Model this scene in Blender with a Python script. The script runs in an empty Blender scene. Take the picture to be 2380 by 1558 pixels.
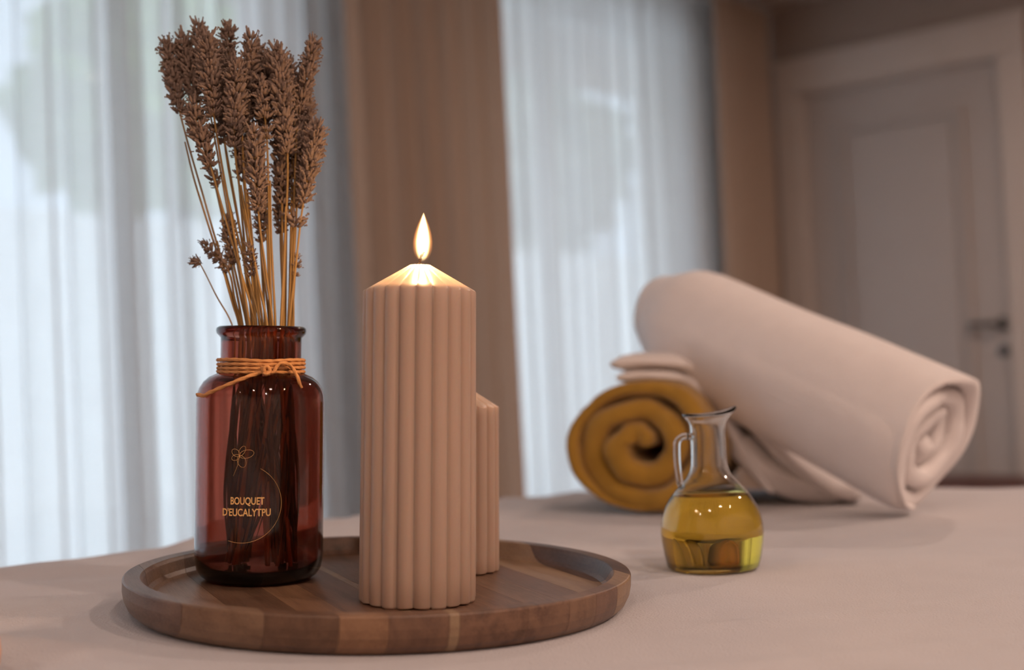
import bpy, bmesh, math, random
from mathutils import Vector, Matrix, noise

# ------------------------------------------------------------------ scene, camera, light
scn = bpy.context.scene
col = scn.collection
rnd = random.Random(7)
EYE = 0.88                      # height of the camera above the floor
HEAD = math.radians(41.35)      # the room is square to the world axes, the camera looks 41 degrees off
FPX = 3000.0                    # focal length in pixels of the 2380 wide frame
PITCH, ROLL = math.radians(2.3), 0.037
RZ = Matrix.Rotation(HEAD, 4, 'Z')
VIEW = Matrix.Translation((0, 0, EYE)) @ RZ      # "view frame": x right, y ahead, z up from the eye

cf = Vector((0, math.cos(PITCH), math.sin(PITCH)))
cr0 = Vector((1, 0, 0)); cu0 = Vector((0, -math.sin(PITCH), math.cos(PITCH)))
cr = math.cos(ROLL) * cr0 - math.sin(ROLL) * cu0
cu = math.sin(ROLL) * cr0 + math.cos(ROLL) * cu0
camd = bpy.data.cameras.new('camera'); cam = bpy.data.objects.new('camera', camd); col.objects.link(cam)
camd.sensor_width = 36.0
camd.lens = 36.0 * FPX / 2380.0
camd.clip_start = 0.05
camd.dof.use_dof = True
camd.dof.focus_distance = 0.755
camd.dof.aperture_fstop = 4.6
cm = Matrix((cr, cu, -cf)).transposed().to_4x4()
cam.matrix_world = VIEW @ cm
scn.camera = cam

world = bpy.data.worlds.new('sky'); scn.world = world; world.use_nodes = True
wn = world.node_tree.nodes['Background']
wn.inputs[0].default_value = (0.64, 0.81, 1.0, 1); wn.inputs[1].default_value = 3.6

def lamp(name, kind, loc, energy, color, size=0.1, rot=(0, 0, 0), **kw):
    d = bpy.data.lights.new(name, kind); d.energy = energy; d.color = color
    if kind == 'AREA': d.shape = 'DISK'; d.size = size
    elif kind in ('POINT', 'SPOT'): d.shadow_soft_size = size
    elif kind == 'SUN': d.angle = size
    for k, v in kw.items(): setattr(d, k, v)
    o = bpy.data.objects.new(name, d); col.objects.link(o); o.location = loc; o.rotation_euler = rot
    o['room'] = 1
    return o
# sun from behind the house: it reaches the garden, not the room
lamp('sun', 'SUN', (0, 0, 6), 2.8, (1.0, 0.97, 0.92), math.radians(1), (0, math.radians(48), math.radians(20)))
WARM = (1.0, 0.75, 0.62)
for i, (x, y, e) in enumerate(((0.35, -0.75, 6), (0.75, 0.15, 7), (1.25, 0.85, 15), (-0.2, -1.6, 8), (1.7, -0.7, 15), (0.7, 2.4, 20), (-0.85, 3.15, 20))):
    lamp('ceiling_downlight', 'AREA', (x, y, 2.36), e, WARM, 0.09)
# daylight guides in the two window openings
for (y0, y1) in ((-1.2, 2.36), (3.0, 4.33)):
    d = bpy.data.lights.new('window_portal', 'AREA'); d.shape = 'RECTANGLE'; d.size = 2.3; d.size_y = y1 - y0
    o = bpy.data.objects.new('window_portal', d); col.objects.link(o)
    o.location = (-3.02, (y0 + y1) / 2, 1.17); o.rotation_euler = (0, math.radians(-90), 0)
    d.cycles.is_portal = True; o['room'] = 1

vs = scn.view_settings
scn.display_settings.display_device = 'sRGB'
vs.view_transform = 'Standard'; vs.look = 'None'; vs.gamma = 1.0; vs.use_curve_mapping = False
vs.exposure = 0.0
cy = scn.cycles
cy.use_denoising = True
cy.max_bounces = 8; cy.diffuse_bounces = 3; cy.glossy_bounces = 2; cy.transmission_bounces = 8
cy.use_adaptive_sampling = True; cy.adaptive_threshold = 0.08
cy.transparent_max_bounces = 10; cy.sample_clamp_indirect = 4.0; cy.blur_glossy = 0.6

# ------------------------------------------------------------------ helpers
def ray(x, y):
    d = cf + cr * ((x - 1190) / FPX) + cu * ((779 - y) / FPX)
    return d / d.y
def at(x, y, depth): return ray(x, y) * depth

class NT:
    def __init__(s, name):
        s.m = bpy.data.materials.new(name); s.m.use_nodes = True
        s.t = s.m.node_tree; s.t.nodes.clear()
        s.out = s.t.nodes.new('ShaderNodeOutputMaterial')
    def n(s, kind, **kw):
        nd = s.t.nodes.new('ShaderNode' + kind)
        for k, v in kw.items():
            if k.startswith('i_'): nd.inputs[k[2:].replace('_', ' ')].default_value = v
            else: setattr(nd, k, v)
        return nd
    def l(s, a, b): s.t.links.new(a, b)

def c4(c): return (c[0], c[1], c[2], 1.0)

def mat_basic(name, color, rough=0.6, var=0.0, scale=40.0, bump=0.0, bscale=400.0, stretch=(1, 1, 1), spec=0.5, metallic=0.0, sss=0.0, sheen=0.0, sssr=(1, .5, .3), sscale=0.01, bdist=0.001):
    t = NT(name)
    b = t.n('BsdfPrincipled')
    b.inputs['Roughness'].default_value = rough; b.inputs['Metallic'].default_value = metallic
    b.inputs['Specular IOR Level'].default_value = spec
    tc = t.n('TexCoord'); mp = t.n('Mapping'); mp.inputs['Scale'].default_value = stretch
    t.l(tc.outputs['Object'], mp.inputs['Vector'])
    if var > 0:
        nz = t.n('TexNoise'); nz.inputs['Scale'].default_value = scale; nz.inputs['Detail'].default_value = 4
        t.l(mp.outputs[0], nz.inputs['Vector'])
        mx = t.n('Mix', data_type='RGBA')
        mx.inputs['A'].default_value = c4([v * (1 - var) for v in color]); mx.inputs['B'].default_value = c4([min(1, v * (1 + var)) for v in color])
        t.l(nz.outputs['Fac'], mx.inputs['Factor']); t.l(mx.outputs['Result'], b.inputs['Base Color'])
    else:
        b.inputs['Base Color'].default_value = c4(color)
    if bump > 0:
        nb = t.n('TexNoise'); nb.inputs['Scale'].default_value = bscale; nb.inputs['Detail'].default_value = 3
        t.l(mp.outputs[0], nb.inputs['Vector'])
        bp = t.n('Bump'); bp.inputs['Strength'].default_value = bump; bp.inputs['Distance'].default_value = bdist
        t.l(nb.outputs['Fac'], bp.inputs['Height']); t.l(bp.outputs[0], b.inputs['Normal'])
    if sss > 0:
        b.inputs['Subsurface Weight'].default_value = sss; b.inputs['Subsurface Radius'].default_value = sssr
        b.inputs['Subsurface Scale'].default_value = sscale
    if sheen > 0:
        b.inputs['Sheen Weight'].default_value = sheen; b.inputs['Sheen Roughness'].default_value = 0.5
    t.l(b.outputs[0], t.out.inputs['Surface'])
    return t.m

def mat_glass(name, color, rough=0.0, ior=1.47):
    t = NT(name)
    g = t.n('BsdfGlass'); g.inputs['Color'].default_value = c4(color); g.inputs['Roughness'].default_value = rough; g.inputs['IOR'].default_value = ior
    t.l(g.outputs[0], t.out.inputs['Surface'])
    return t.m

def mat_sheer(name, color, clear, through, bright):
    """woven cloth: clear = open gaps between threads, through = light scattered to the far side"""
    t = NT(name)
    tc = t.n('TexCoord')
    mp = t.n('Mapping'); mp.inputs['Scale'].default_value = (1, 1, 0.04); t.l(tc.outputs['Object'], mp.inputs['Vector'])
    nz = t.n('TexNoise'); nz.inputs['Scale'].default_value = 260; nz.inputs['Detail'].default_value = 2; t.l(mp.outputs[0], nz.inputs['Vector'])
    mp2 = t.n('Mapping'); mp2.inputs['Scale'].default_value = (0.05, 0.05, 1); t.l(tc.outputs['Object'], mp2.inputs['Vector'])
    nz2 = t.n('TexNoise'); nz2.inputs['Scale'].default_value = 220; t.l(mp2.outputs[0], nz2.inputs['Vector'])
    ad = t.n('Math', operation='ADD'); t.l(nz.outputs['Fac'], ad.inputs[0]); t.l(nz2.outputs['Fac'], ad.inputs[1])
    mr = t.n('MapRange'); mr.inputs['From Min'].default_value = 0.6; mr.inputs['From Max'].default_value = 1.4
    mr.inputs['To Min'].default_value = clear * 0.6; mr.inputs['To Max'].default_value = clear * 1.4
    t.l(ad.outputs[0], mr.inputs['Value'])
    tl = t.n('BsdfTranslucent'); tl.inputs['Color'].default_value = c4([v * bright for v in color])
    df = t.n('BsdfDiffuse'); df.inputs['Color'].default_value = c4(color)
    m1 = t.n('MixShader'); m1.inputs[0].default_value = through; t.l(df.outputs[0], m1.inputs[1]); t.l(tl.outputs[0], m1.inputs[2])
    tr = t.n('BsdfTransparent')
    m2 = t.n('MixShader'); t.l(mr.outputs[0], m2.inputs[0]); t.l(m1.outputs[0], m2.inputs[1]); t.l(tr.outputs[0], m2.inputs[2])
    t.l(m2.outputs[0], t.out.inputs['Surface'])
    return t.m

def mat_wood(name, base, dark, ang, seed=0.0):
    t = NT(name)
    b = t.n('BsdfPrincipled'); b.inputs['Roughness'].default_value = 0.42; b.inputs['Specular IOR Level'].default_value = 0.45
    tc = t.n('TexCoord'); mp = t.n('Mapping')
    mp.inputs['Rotation'].default_value = (0, 0, ang); mp.inputs['Location'].default_value = (seed, seed * .37, seed * .7)
    t.l(tc.outputs['Object'], mp.inputs['Vector'])
    m2 = t.n('Mapping'); m2.inputs['Scale'].default_value = (12, 1.0, 9); t.l(mp.outputs[0], m2.inputs['Vector'])
    n1 = t.n('TexNoise'); n1.inputs['Scale'].default_value = 9; n1.inputs['Detail'].default_value = 6; n1.inputs['Distortion'].default_value = 0.6
    t.l(m2.outputs[0], n1.inputs['Vector'])
    m3 = t.n('Mapping'); m3.inputs['Scale'].default_value = (70, 4, 70); t.l(mp.outputs[0], m3.inputs['Vector'])
    n2 = t.n('TexNoise'); n2.inputs['Scale'].default_value = 22; n2.inputs['Detail'].default_value = 3; t.l(m3.outputs[0], n2.inputs['Vector'])
    mx = t.n('Math', operation='MULTIPLY_ADD'); mx.inputs[1].default_value = 0.75; t.l(n2.outputs['Fac'], mx.inputs[0]); t.l(n1.outputs['Fac'], mx.inputs[2])
    rp = t.n('ValToRGB'); rp.color_ramp.elements[0].position = 0.62; rp.color_ramp.elements[1].position = 1.0
    rp.color_ramp.elements[0].color = c4(dark); rp.color_ramp.elements[1].color = c4(base)
    t.l(mx.outputs[0], rp.inputs[0]); t.l(rp.outputs[0], b.inputs['Base Color'])
    bp = t.n('Bump'); bp.inputs['Strength'].default_value = 0.25; bp.inputs['Distance'].default_value = 0.0004
    t.l(n2.outputs['Fac'], bp.inputs['Height']); t.l(bp.outputs[0], b.inputs['Normal'])
    t.l(b.outputs[0], t.out.inputs['Surface'])
    return t.m

def mesh_of(name, verts, faces, smooth=True):
    me = bpy.data.meshes.new(name); me.from_pydata([tuple(v) for v in verts], [], faces); me.update()
    if smooth: me.polygons.foreach_set('use_smooth', [True] * len(me.polygons))
    return me
def link(name, me, mat=None, parent=None):
    o = bpy.data.objects.new(name, me); col.objects.link(o)
    if mat is not None and me is not None and not me.materials: me.materials.append(mat)
    if parent is not None: o.parent = parent
    return o
def empty(name, mtx):
    o = bpy.data.objects.new(name, None); col.objects.link(o); o.empty_display_size = 0.05; o.matrix_basis = mtx
    return o
def tag(o, label=None, cat=None, group=None, kind=None, room=False):
    if label: o['label'] = label
    if cat: o['category'] = cat
    if group: o['group'] = group
    if kind: o['kind'] = kind
    if room: o['room'] = 1
    return o
def from_bm(name, bm, mat, parent=None, smooth=False):
    me = bpy.data.meshes.new(name); bm.normal_update(); bm.to_mesh(me); bm.free()
    if smooth: me.polygons.foreach_set('use_smooth', [True] * len(me.polygons))
    return link(name, me, mat, parent)
def bx(bm, x0, x1, y0, y1, z0, z1, bev=0.0):
    r = bmesh.ops.create_cube(bm, size=1.0)
    for v in r['verts']:
        v.co = Vector(((x0 + x1) / 2 + v.co.x * (x1 - x0), (y0 + y1) / 2 + v.co.y * (y1 - y0), (z0 + z1) / 2 + v.co.z * (z1 - z0)))
    if bev > 0:
        es = list({e for v in r['verts'] for e in v.link_edges})
        bmesh.ops.bevel(bm, geom=es, offset=bev, segments=2, affect='EDGES', profile=0.6)
def box(name, dims, mat, parent=None, bev=0.0):
    bm = bmesh.new(); bx(bm, *dims, bev=bev); return from_bm(name, bm, mat, parent)
def lathe_vf(prof, seg=64, rfun=None):
    vs_, fs = [], []
    n = len(prof)
    for i, (r, z) in enumerate(prof):
        for k in range(seg):
            a = 2 * math.pi * k / seg
            p = Vector((r * math.cos(a), r * math.sin(a), z))
            if rfun: p = rfun(p, i, a)
            vs_.append(p)
    for i in range(n - 1):
        for k in range(seg):
            k2 = (k + 1) % seg
            fs.append((i * seg + k, i * seg + k2, (i + 1) * seg + k2, (i + 1) * seg + k))
    return vs_, fs
def cap(vs_, fs, start, seg, flip=False):
    c = sum((vs_[start + k] for k in range(seg)), Vector()) / seg
    vs_.append(c); ci = len(vs_) - 1
    for k in range(seg):
        k2 = (k + 1) % seg
        fs.append((ci, start + k2, start + k) if not flip else (ci, start + k, start + k2))
def catmull(pts, per=8):
    pts = [Vector(p) for p in pts]
    P = [pts[0] * 2 - pts[1]] + pts + [pts[-1] * 2 - pts[-2]]
    out = []
    for i in range(1, len(P) - 2):
        for k in range(per):
            t = k / per
            a, b, c, d = P[i - 1], P[i], P[i + 1], P[i + 2]
            out.append(0.5 * ((2 * b) + (c - a) * t + (2 * a - 5 * b + 4 * c - d) * t * t + (3 * b - a - 3 * c + d) * t ** 3))
    out.append(pts[-1]); return out
def tube_vf(path, rad, seg=8, closed=False, strands=0, pitch=0.004, depth=0.18):
    """tube along a path; rad may be a function of 0..1; strands > 0 twists it like a cord"""
    vs_, fs = [], []
    n = len(path); up = Vector((0.123, 0.31, 0.94)); s = 0.0
    prevn = None
    for i, p in enumerate(path):
        if closed: tan = path[(i + 1) % n] - path[i - 1]
        else: tan = path[min(i + 1, n - 1)] - path[max(i - 1, 0)]
        tan = tan.normalized()
        nn = (prevn if prevn is not None else up); nn = nn - tan * nn.dot(tan)
        if nn.length < 1e-4: nn = tan.orthogonal()
        nn.normalize(); prevn = nn; bn = tan.cross(nn)
        if i: s += (p - path[i - 1]).length
        r = rad(i / max(1, n - 1)) if callable(rad) else rad
        for k in range(seg):
            a = 2 * math.pi * k / seg
            rr = r * (1 - depth * (0.5 + 0.5 * math.cos(strands * a - 2 * math.pi * s / pitch))) if strands else r
            vs_.append(p + (nn * math.cos(a) + bn * math.sin(a)) * rr)
    m = n if closed else n - 1
    for i in range(m):
        j = (i + 1) % n
        for k in range(seg):
            k2 = (k + 1) % seg
            fs.append((i * seg + k, i * seg + k2, j * seg + k2, j * seg + k))
    if not closed:
        fs.append(tuple(range(seg))[::-1]); fs.append(tuple((n - 1) * seg + k for k in range(seg)))
    return vs_, fs
def join_vf(*parts):
    V, F = [], []
    for v, f in parts:
        o = len(V); V += list(v); F += [tuple(i + o for i in q) for q in f]
    return V, F
def sstep(a, b, x):
    t = min(1, max(0, (x - a) / (b - a))); return t * t * (3 - 2 * t)

# ------------------------------------------------------------------ materials of the room
M_wall = mat_basic('taupe_paint', (0.36, 0.29, 0.25), 0.8, 0.05, 3, 0.1, 300)
M_ceil = mat_basic('ceiling_paint', (0.60, 0.54, 0.49), 0.85, 0.03, 2)
M_floor = mat_wood('floor_wood', (0.20, 0.10, 0.06), (0.10, 0.05, 0.03), 0.0)
M_trim = mat_basic('cream_trim_paint', (0.56, 0.49, 0.44), 0.45, 0.03, 6)
M_door = mat_basic('grey_door_paint', (0.46, 0.41, 0.38), 0.40, 0.03, 6)
M_metal = mat_basic('dark_brushed_metal', (0.13, 0.13, 0.13), 0.35, 0.1, 60, metallic=0.9)
M_winframe = mat_basic('white_window_paint', (0.75, 0.75, 0.74), 0.4, 0.03, 8)

# ------------------------------------------------------------------ the room (world axes)
def struct(o): return tag(o, kind='structure', room=True)
XW, YD, ZC = -2.95, 4.72, 2.40          # window wall, door wall, ceiling
XR, YB = 2.2, -2.3
struct(box('floor', (XW - 0.2, XR + 0.1, YB - 0.1, YD + 0.1, -0.06, 0.0), M_floor))
struct(box('ceiling', (XW - 0.2, XR + 0.1, YB - 0.1, YD + 0.1, ZC, ZC + 0.1), M_ceil))
M_cream = mat_basic('cream_wall_paint', (0.74, 0.66, 0.60), 0.85, 0.03, 3)
struct(box('wall_right', (XR, XR + 0.1, YB, YD, 0, ZC), M_cream))
struct(box('wall_back', (XW, XR, YB - 0.1, YB, 0, ZC), M_cream))
W1, W2 = (-1.2, 2.36), (3.0, 4.33)
bm = bmesh.new()
for (a, b) in ((YB, W1[0]), (W1[1], W2[0]), (W2[1], YD)): bx(bm, XW - 0.14, XW, a, b, 0, ZC)
for (a, b) in (W1, W2): bx(bm, XW - 0.14, XW, a, b, 2.32, ZC)
struct(from_bm('wall_left', bm, M_wall))
DX0, DX1, DZ = -2.535, -1.732, 2.025    # door opening
bm = bmesh.new()
bx(bm, XW, DX0 - 0.01, YD, YD + 0.14, 0, ZC); bx(bm, DX1 + 0.01, XR, YD, YD + 0.14, 0, ZC); bx(bm, DX0 - 0.01, DX1 + 0.01, YD, YD + 0.14, DZ + 0.01, ZC)
struct(from_bm('wall_front', bm, M_wall))
# windows: frame bars and panes
t = NT('window_glass')
tr = t.n('BsdfTransparent'); gl = t.n('BsdfGlossy'); gl.inputs['Roughness'].default_value = 0.02
mx = t.n('MixShader'); mx.inputs[0].default_value = 0.07
t.l(tr.outputs[0], mx.inputs[1]); t.l(gl.outputs[0], mx.inputs[2]); t.l(mx.outputs[0], t.out.inputs['Surface'])
M_pane = t.m
for wi, (a, b) in enumerate((W1, W2)):
    bm = bmesh.new(); x0, x1 = XW - 0.11, XW - 0.05; fw = 0.06
    bx(bm, x0, x1, a, b, 0.0, fw); bx(bm, x0, x1, a, b, 2.32 - fw, 2.32)
    cuts = [a, (a + b) / 2 - fw / 2, b - fw] if wi else [a, a + (b - a) / 3 - fw / 2, a + 2 * (b - a) / 3 - fw / 2, b - fw]
    for c in cuts: bx(bm, x0, x1, c, c + fw, fw, 2.32 - fw)
    w = struct(from_bm('window_%d' % (wi + 1), bm, M_winframe))
    for k in range(len(cuts) - 1):
        box('pane', (x0 + 0.02, x0 + 0.03, cuts[k] + fw + 0.002, cuts[k + 1] - 0.002, fw + 0.002, 2.318 - fw), M_pane, w)
# door, casing and handle
CW = 0.107
bm = bmesh.new()
bx(bm, DX0 - CW, DX0, YD - 0.025, YD, 0, DZ + 0.0, 0.004); bx(bm, DX1, DX1 + CW, YD - 0.025, YD, 0, DZ, 0.004)
bx(bm, DX0 - CW, DX1 + CW, YD - 0.028, YD, DZ, DZ + 0.145, 0.004)
bx(bm, DX0 - CW - 0.004, DX1 + CW + 0.01, YD - 0.04, YD, DZ + 0.118, DZ + 0.146, 0.006)
bx(bm, DX0 - 0.01, DX0 + 0.012, YD - 0.005, YD + 0.05, 0, DZ); bx(bm, DX1 - 0.012, DX1 + 0.01, YD - 0.005, YD + 0.05, 0, DZ); bx(bm, DX0, DX1, YD - 0.005, YD + 0.05, DZ - 0.012, DZ + 0.01)
struct(from_bm('trim_1', bm, M_trim))
door = struct(box('door_1', (DX0 + 0.013, DX1 - 0.013, YD + 0.012, YD + 0.05, 0.005, DZ - 0.014), M_door))
px0, px1, pz0, pz1 = -2.385, -1.876, 0.95 - 0.72, EYE + 0.99
def door_panel(name, z0, z1):
    bm = bmesh.new(); f = 0.03
    for (a, b, c, d) in ((px0, px0 + f, z0, z1), (px1 - f, px1, z0, z1), (px0 + f, px1 - f, z0, z0 + f), (px0 + f, px1 - f, z1 - f, z1)):
        bx(bm, a, b, YD - 0.006, YD + 0.014, c, d, 0.005)
    from_bm('panel_moulding', bm, M_door, door)
    box(name, (px0 + 0.05, px1 - 0.05, YD + 0.004, YD + 0.014, z0 + 0.05, z1 - 0.05), M_door, door, 0.003)
door_panel('door_panel', pz0, pz1)
hd = empty('door_handle', Matrix.Translation((-1.765, YD + 0.012, EYE + 0.165))); hd.parent = door
v, f = lathe_vf([(0.0, 0.0), (0.026, 0.0), (0.026, 0.006), (0.022, 0.01), (0.010, 0.012), (0.010, 0.045), (0.0, 0.047)], 20)
def yz(p): return Vector((p.x, -p.z, p.y))
o = link('rosette', mesh_of('rosette', [yz(p) for p in v], f), M_metal, hd)
v, f = tube_vf(catmull([(0, -0.042, 0), (-0.02, -0.05, 0), (-0.06, -0.052, 0), (-0.11, -0.052, 0.0)], 5), 0.010, 10)
link('lever', mesh_of('lever', v, f), M_metal, hd)
v, f = lathe_vf([(0.0, 0.0), (0.022, 0.0), (0.022, 0.006), (0.018, 0.009), (0.0, 0.009)], 18)
ks = link('key_escutcheon', mesh_of('key_escutcheon', [yz(p) for p in v], f), M_metal, hd); ks.location = (-0.006, 0, -0.10)

# ------------------------------------------------------------------ garden outside the windows
M_pave = mat_basic('pale_paving', (0.62, 0.62, 0.60), 0.9, 0.08, 2)
M_gwall = mat_basic('white_render', (0.80, 0.80, 0.78), 0.9, 0.04, 1.5)
M_leaf = mat_basic('garden_leaf', (0.20, 0.34, 0.09), 0.7, 0.55, 3.0)
M_leaf2 = mat_basic('garden_leaf_dark', (0.26, 0.29, 0.23), 0.7, 0.4, 3.0)
M_bark = mat_basic('bark', (0.10, 0.07, 0.05), 0.9, 0.3, 20)
struct(box('ground', (-26, XW - 0.2, -14, 30, -0.1, -0.02), M_pave))
gw = box('garden_wall', (-10.2, -10.0, -8, 24, -0.02, 2.5), M_gwall)
tag(gw, 'low white garden wall beyond the sheer curtains', 'wall', kind='structure', room=True)
struct(box('eaves', (XW - 1.15, XW - 0.14, YB - 1, YD + 1, 2.42, 2.52), M_wall))
def tree(x, y, rad, zc, trunk, mat, label, seed):
    root = empty('garden_tree', Matrix.Translation((x, y, -0.02))); tag(root, label, 'tree', 'garden trees outside', room=True)
    bm = bmesh.new(); bmesh.ops.create_icosphere(bm, subdivisions=4, radius=1.0)
    for vv in bm.verts:
        d = vv.co.normalized()
        k = 1 + 0.35 * noise.noise(d * 2.3 + Vector((seed, 0, 0))) + 0.3 * noise.noise(d * 7 + Vector((0, seed, 0)))
        vv.co = Vector((d.x * rad * k, d.y * rad * k, zc + d.z * rad * 0.8 * k))
    from_bm('crown', bm, mat, root)
    v, f = tube_vf(catmull([(0, 0, 0), (0.05, 0.02, trunk * 0.5), (0, 0, zc)], 4), lambda q: 0.12 * (1 - 0.4 * q), 8)
    link('trunk', mesh_of('trunk', v, f), M_bark, root)
tree(-12.6, 8.6, 1.7, 4.4, 2, M_leaf, 'bright green garden tree seen through the gap beside the linen curtain', 1.1)
tree(-13.0, 14.0, 2.2, 4.2, 2, M_leaf2, 'dark garden tree behind the sheer curtain near the door', 4.3)
tree(-12.8, 4.2, 1.9, 4.0, 2, M_leaf2, 'dark garden tree behind the sheer curtain above the lavender', 7.7)
tree(-12.4, -0.9, 1.8, 4.3, 2, M_leaf2, 'grey green garden tree behind the sheer at the picture edge', 9.2)

# ------------------------------------------------------------------ curtains
def curtain(name, segs, x0, label, mat, z0=0.02, z1=2.385, gather=0.20, lean=0.0, seed=0.0):
    """segs: (y0, y1, folds, depth). A pleated cloth hanging along the window wall"""
    pts = []; ph = 0.0
    segs = [(a * x0 / -2.70, b * x0 / -2.70, c, d) for a, b, c, d in segs] if mat is M_sheer else segs
    for (a, b, nf, amp) in segs:
        k = max(4, int(nf * 14))
        for i in range(k):
            q = i / k; pts.append((a + (b - a) * q, ph + q * nf, amp, (b - a) / max(nf, .01)))
        ph += nf
    pts.append((segs[-1][1], ph, segs[-1][3], 0.05))
    rows = 22; V, F = [], []
    for r in range(rows + 1):
        z = z0 + (z1 - z0) * r / rows; h = 1 - r / rows
        for (y, p, amp, lam) in pts:
            a = 2 * math.pi * p
            wob = 1 + 0.35 * noise.noise(Vector((p * 0.9, z * 0.5, seed)))
            dx = amp * (math.sin(a) + 0.22 * math.sin(2 * a + 1.3)) * wob * (0.75 + 0.25 * h)
            dy = gather * lam * math.sin(2 * a + 0.6 * math.sin(p * 1.7 + seed)) + lean * (h - 0.5) + 0.006 * noise.noise(Vector((p * 0.5, z * 1.2, seed + 5)))
            V.append((x0 + dx, y + dy, z))
    n = len(pts)
    for r in range(rows):
        for i in range(n - 1):
            F.append((r * n + i, r * n + i + 1, (r + 1) * n + i + 1, (r + 1) * n + i))
    o = link(name, mesh_of(name, V, F), mat)
    return tag(o, label, 'curtain', room=True)
M_sheer = mat_sheer('sheer_voile', (0.84, 0.83, 0.82), 0.11, 0.62, 1.0)
M_linen = mat_sheer('beige_linen', (0.60, 0.46, 0.36), 0.0, 0.30, 0.8)
curtain('sheer_curtain', [(-1.25, 0.9, 13, 0.028), (0.9, 1.20, 2.5, 0.022), (1.20, 1.40, 1, 0.02), (1.40, 1.655, 2, 0.022), (1.655, 1.735, 3, 0.04), (1.735, 1.835, 1, 0.02), (1.835, 1.875, 1.5, 0.03), (1.875, 2.10, 1.5, 0.02), (2.10, 2.26, 2, 0.02), (2.26, 2.56, 4, 0.03)], -2.77,
        'white sheer curtain hanging behind the lavender bottle', M_sheer, gather=0.125, lean=0.03, seed=1)
curtain('sheer_curtain', [(2.96, 3.03, 1, 0.02), (3.03, 3.06, 1.5, 0.025), (3.06, 3.17, 1, 0.02), (3.17, 3.62, 6, 0.025), (3.62, 3.95, 3, 0.03), (3.95, 4.34, 5, 0.025)], -2.77,
        'white sheer curtain between the linen panel and the door corner', M_sheer, gather=0.145, lean=0.03, seed=3)
curtain('linen_curtain', [(2.36, 2.62, 2.5, 0.040), (2.62, 2.86, 2.5, 0.040), (2.86, 3.02, 1.5, 0.040)], -2.64, 'opaque beige linen curtain directly behind the tall lit candle', M_linen, gather=0.08, lean=0.045, seed=5)
curtain('linen_curtain', [(4.27, 4.70, 5, 0.035)], -2.66, 'opaque beige linen curtain hanging in the corner beside the door', M_linen, gather=0.08, lean=0.02, seed=8)

# ------------------------------------------------------------------ bench by the door
M_red = mat_basic('dark_red_wood', (0.10, 0.035, 0.025), 0.45, 0.3, 14, stretch=(1, 8, 8))
bn = empty('wooden_bench', Matrix.Translation((-1.55, 4.40, 0))); tag(bn, 'dark red wooden bench beyond the bed in front of the door', 'bench', room=True)
box('seat', (-0.7, 0.9, -0.17, 0.17, 0.455, 0.505), M_red, bn, 0.006)
for sx in (-0.6, 0.8):
    for sy in (-0.12, 0.12): box('leg', (sx - 0.025, sx + 0.025, sy - 0.025, sy + 0.025, 0, 0.455), M_red, bn, 0.004)

# ------------------------------------------------------------------ bed with its sheet (view frame from here on)
M_sheet = mat_basic('brushed_cotton_sheet', (0.59, 0.55, 0.555), 0.95, 0.05, 30, 0.7, 700, sheen=0.25, spec=0.15, bdist=0.0012)
M_bedwood = mat_basic('bed_frame_wood', (0.16, 0.08, 0.05), 0.5, 0.3, 12)
BK = Vector((0.064, 1.622)); BS = Vector((-0.558, -0.83)); BE = Vector((0.951, -0.31)); BL, BWd = 2.0, 0.90
TC = Vector((-0.084, 0.784, -0.1063)); TA, TB, TH = 0.043, 0.016, 0.0212      # tray rim centre, tilt, height
FLAT = [(-0.084, 0.784, 0.17), (0.131, 0.92, 0.05), (0.385, 1.19, 0.09), (0.15, 1.35, 0.13), (0.28, 1.36, 0.11)]
def sheet_base(x, y):
    return TC.z - TH - 0.0004 - TA * 0.16 * math.tanh((x - TC.x) / 0.16) + TB * 0.16 * math.tanh((y - TC.y) / 0.16)
def wrinkle(x, y):
    m = 1.0
    for (cx, cy_, r) in FLAT:
        m = min(m, sstep(r * 0.92, r * 1.35, math.hypot(x - cx, y - cy_)))
    u = x * 0.95 + y * 0.25; w = -x * 0.25 + y * 0.95
    left = 1.0 - sstep(-0.25, 0.25, x)
    a = noise.noise(Vector((u * 3.5, w * 16, 1.7))); b = noise.noise(Vector((u * 9, w * 30, 7.3)))
    c = noise.noise(Vector((u * 2.5, w * 5.5, 3.1)))
    rid = max(0, 1 - abs(noise.noise(Vector((u * 2.2, w * 11, 9.4)))) * 5.5) ** 2
    return m * ((0.0016 + 0.0045 * left) * a + (0.0008 + 0.0022 * left) * b + 0.0024 * c + (0.001 + 0.006 * left) * rid)
def fall(d, R=0.022, drop=0.20):
    """distance along the cloth past the rounding start -> (outward, down)"""
    if d <= 0: return 0.0, 0.0
    q = R * math.pi / 2
    if d < q: return R * math.sin(d / R), R * (1 - math.cos(d / R))
    return R, R + (d - q)
def axis(L, step):
    ext = 0.20; R = 0.022; arr = []
    v = -ext
    while v < L + ext:
        arr.append(v); v += 0.006 if -0.05 < v < L + 0.05 else 0.03
        if 0.05 < v < L - 0.05: v += step - 0.006
    arr.append(L + ext); return arr
aa, bb = axis(BL, 0.0065), axis(BWd, 0.0065)
V, F = [], []
for a in aa:
    oa, da = fall(max(-a, a - BL) + 0.022); ca = min(max(a, 0.022), BL - 0.022) + (oa if a > BL / 2 else -oa) * (1 if (a < 0.022 or a > BL - 0.022) else 0)
    for b in bb:
        ob, db = fall(max(-b, b - BWd) + 0.022); cb = min(max(b, 0.022), BWd - 0.022) + (ob if b > BWd / 2 else -ob) * (1 if (b < 0.022 or b > BWd - 0.022) else 0)
        p = BK + BS * ca + BE * cb
        dn = max(da, db) if da * db == 0 else max(da, db) + 0.4 * min(da, db)
        V.append((p.x, p.y, sheet_base(p.x, p.y) + wrinkle(p.x, p.y) - dn))
n = len(bb)
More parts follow.
